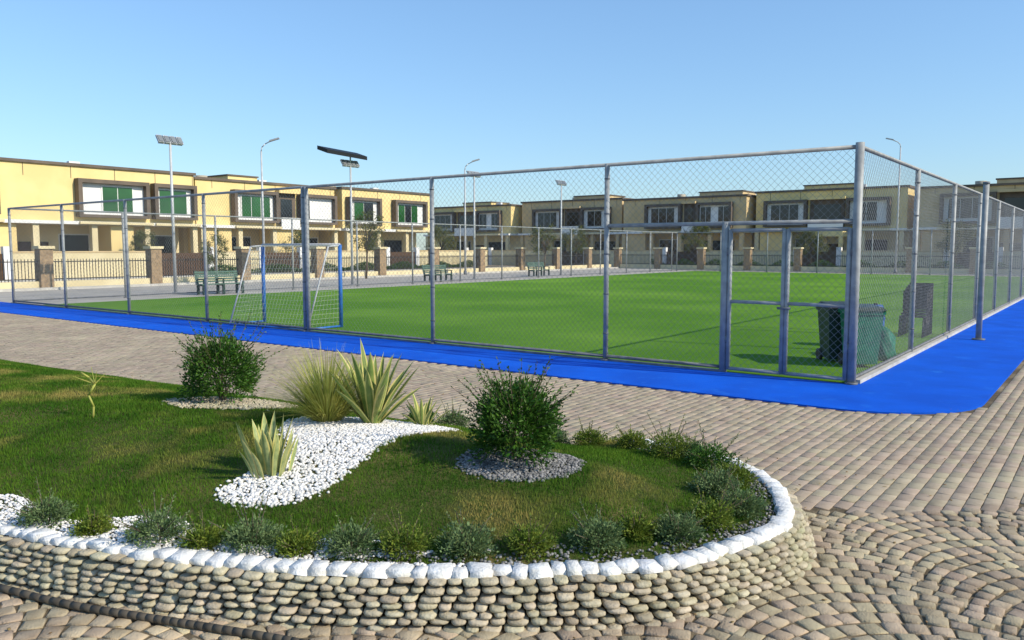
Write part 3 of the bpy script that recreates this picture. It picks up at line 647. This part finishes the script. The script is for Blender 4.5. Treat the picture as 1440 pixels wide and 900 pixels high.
house(AXL,P(al-.6,24.3,0),14.4,[(3.2,7.6,[(.2,.85)],'glassg'),(10.0,14.2,[(.05,.3)],'glassd')],gfwin=[(.5,3,'y'),(3.5,6.5,'w'),(7.5,10,'y'),(10.5,12,'d'),(12.4,14,'w')],H_=7.6,tower=(5,8,.8),rec=[(7.8,9.8)])
house(AXL,P(al-.2,39.3,0),12.5,[(.4,4.6,[(.2,.8)],'glassg'),(6.5,11.2,[(.15,.75)],'glassg')],gfwin=[(.5,3,'y'),(3.5,6.5,'w'),(7.5,10,'g')],H_=7.7)
house(AXL,P(al-.2,-19,0),20,[(11,16.2,[(.28,.78)],'glassg')],gfwin=[(2,7,'y')])
fb=70
xs=[-74,-58.5,-43,-27.8,-12.2,3.4]
for i,x in enumerate(xs):
    wm=['ybr','ybr2','ybr2','ybr','ybr2','ybr2'][i]
    j=i%3
    bays=[(1.0+j,5.4+j,[(.15,.8)],'glassd'),(9.2,13.2,[(.2,.7)] if i%2 else [(.1,.4),(.6,.9)],'glassd')]
    house(AXF,P(x,fb+(i%2)*1.2,0),14.6,bays,wall=wm,gfwin=[(.6,3,'y'),(3.6,6,'w'),(6.6,8.4,'d'),(9,12.5,'g')],H_=7.5+.3*(i%2),tower=(4+j*2,9+j*2,.75),low=(6,9.5) if i%2 else None,rec=[(5.6+j,9.0)],lower='ybr2' if i in(1,2,4) else 'cream')
b=B('carport_canopy',AXF,P(3.5,50,0)); b.box('roof',MT['taupe'],0,16,0,6,3.3,3.6)
for x in (.3,5.3,10.3,15.5):
    for y in (.3,5.6): b.box('posts',MT['galvd'],x,x+.2,y,y+.2,0,3.3)
b.done()
# ---------------- trees
def tree(x,y,h_,r,n=5200,dens=26):
    e=bpy.data.objects.new('sparse_tree',None); link(e); b=B('trunk')
    top=np.array([x+.1*h_*random.uniform(-.3,.3),y,h_*.5]); b.cyl('trunk',MT['bark'],(x,y,-.05),top,.035*h_/2,.02*h_/2,n=8)
    cs=[]
    for i in range(dens):
        a=random.random()*2*PI; rr=r*math.sqrt(random.random()); z=h_*random.uniform(.42,.98); rr*=math.sin(PI*min(1,max(.1,(z/h_-.3)/.75)))**.6
        c=np.array([x+rr*math.cos(a),y+rr*math.sin(a),z]); cs.append((c,random.uniform(.14,.3)*r))
        m_=top+(c-top)*.5+np.array([0,0,.05*h_]); b.cyl('trunk',MT['bark'],top-np.array([0,0,.15*h_*random.random()]),m_,.012*h_/2,.008*h_/2,n=5); b.cyl('trunk',MT['bark'],m_,c,.008*h_/2,.003,n=4)
    t_=b.done(); t_.name='trunk'; t_.parent=e
    k=rng.integers(0,dens,n); c=np.array([q[0] for q in cs])[k]; s=np.array([q[1] for q in cs])[k]
    p=c+rng.normal(size=(n,3))*s[:,None]*.6; dv=rng.normal(size=(n,3)); dv/=np.linalg.norm(dv,axis=1)[:,None]; sv=np.cross(dv,rng.normal(size=(n,3))); sv/=np.linalg.norm(sv,axis=1)[:,None]
    l=.055*r**.5*(.7+.6*rng.random((n,1)))*1.6; V=np.stack([p,p+dv*l*.5+sv*l*.3,p+dv*l,p+dv*l*.5-sv*l*.3],1).reshape(-1,3)
    arr_mesh('foliage',V,np.arange(4*n).reshape(-1,4),MT['leafT'],parent=e)
for a_t,b_t,h_,r in ((-36.5,13,3.0,.7),(-53.5,18,3.2,1.0),(-37,24.5,4.6,1.2),(-36.8,45,4.0,1.3),(-53.8,32,3.4,1.3),(-30,61.5,4.4,1.6),(-20,64.6,3.6,1.4),(-8,64.4,4.2,1.6),(-53.5,50,4.2,1.6),(2.5,63.8,4.6,2.0),(-46,64.5,4.4,1.7)):
    q=P(a_t,b_t); tree(q[0],q[1],h_,r,n=3200 if r<1.4 else 5200)
def hedge(a0,a1,b0,b1,h_,n):
    q=np.c_[rng.uniform(a0,a1,n),rng.uniform(b0,b1,n)]; xy=C+q[:,:1]*e1+q[:,1:]*e2; hh=h_*(.7+.3*np.sin(q[:,0]*1.9+q[:,1]*1.3)); z=hh*rng.random(n)**.6
    p=np.c_[xy,z]; dv=rng.normal(size=(n,3)); dv/=np.linalg.norm(dv,axis=1)[:,None]; sv=np.cross(dv,rng.normal(size=(n,3))); sv/=np.linalg.norm(sv,axis=1)[:,None]; l=.12
    arr_mesh('hedge',np.stack([p,p+dv*l*.5+sv*l*.3,p+dv*l,p+dv*l*.5-sv*l*.3],1).reshape(-1,3),np.arange(4*n).reshape(-1,4),MT['leafA'])
hedge(-51.7,-51.1,22,54,.8,15000); hedge(-35,10,61.2,61.9,1.0,22000)
b=B('black_hose'); hp=[(-6.2,5.95),(-4.6,5.18),(-3.2,4.60),(-2.5,4.30),(-2.0,4.14),(-1.6,4.02),(-1.15,3.88),(-.8,3.74),(-.3,3.5),(.3,3.2)]
hp=np.array(hp); hh=[]
for i in range(len(hp)-1):
    p0_,p1_,p2_,p3_=hp[max(i-1,0)],hp[i],hp[i+1],hp[min(i+2,len(hp)-1)]
    for j in range(8):
        t=j/8; v=.5*((2*p1_)+(-p0_+p2_)*t+(2*p0_-5*p1_+4*p2_-p3_)*t*t+(-p0_+3*p1_-3*p2_+p3_)*t**3); hh.append((v[0],v[1],.04))
b.tube('black_hose',MT['rubber'],hh,.022,10); b.done()
# ---------------- light, sky, camera
el=math.radians(34); az=math.atan2(.90,-.44)
S=Vector((math.sin(az)*math.cos(el),math.cos(az)*math.cos(el),math.sin(el)))
sl_=bpy.data.lights.new('sun','SUN'); sl_.energy=5.0; sl_.angle=math.radians(.5); sl_.color=(1,.91,.75)
so=bpy.data.objects.new('sun',sl_); link(so); so.rotation_euler=S.to_track_quat('Z','Y').to_euler(); so.location=(20,-10,30)
w=bpy.data.worlds.new('World'); scene.world=w; w.use_nodes=True; nt=w.node_tree
sky=nt.nodes.new('ShaderNodeTexSky'); sky.sky_type='NISHITA'; sky.sun_disc=False; sky.sun_elevation=el; sky.sun_rotation=az; sky.air_density=1.3; sky.dust_density=.3; sky.ozone_density=3.0
gm=nt.nodes.new('ShaderNodeGamma'); gm.inputs['Gamma'].default_value=.74
tint=nt.nodes.new('ShaderNodeMix'); tint.data_type='RGBA'; tint.blend_type='MULTIPLY'; tint.inputs[0].default_value=1.0; tint.inputs[7].default_value=(1.08,1.44,1.86,1)
bg=nt.nodes['Background']; bg.inputs['Strength'].default_value=.15
nt.links.new(sky.outputs[0],gm.inputs['Color']); nt.links.new(gm.outputs[0],tint.inputs[6]); nt.links.new(tint.outputs[2],bg.inputs['Color'])
scene.view_settings.view_transform='Standard'; scene.view_settings.look='None'; scene.view_settings.exposure=0
cam=bpy.data.cameras.new('camera'); cam.sensor_width=36; cam.lens=28.2; cam.clip_end=4000; cam.clip_start=.05
co=bpy.data.objects.new('camera',cam); link(co); co.location=(0,0,2.0); co.rotation_euler=(math.radians(90-5.07),0,0); scene.camera=co
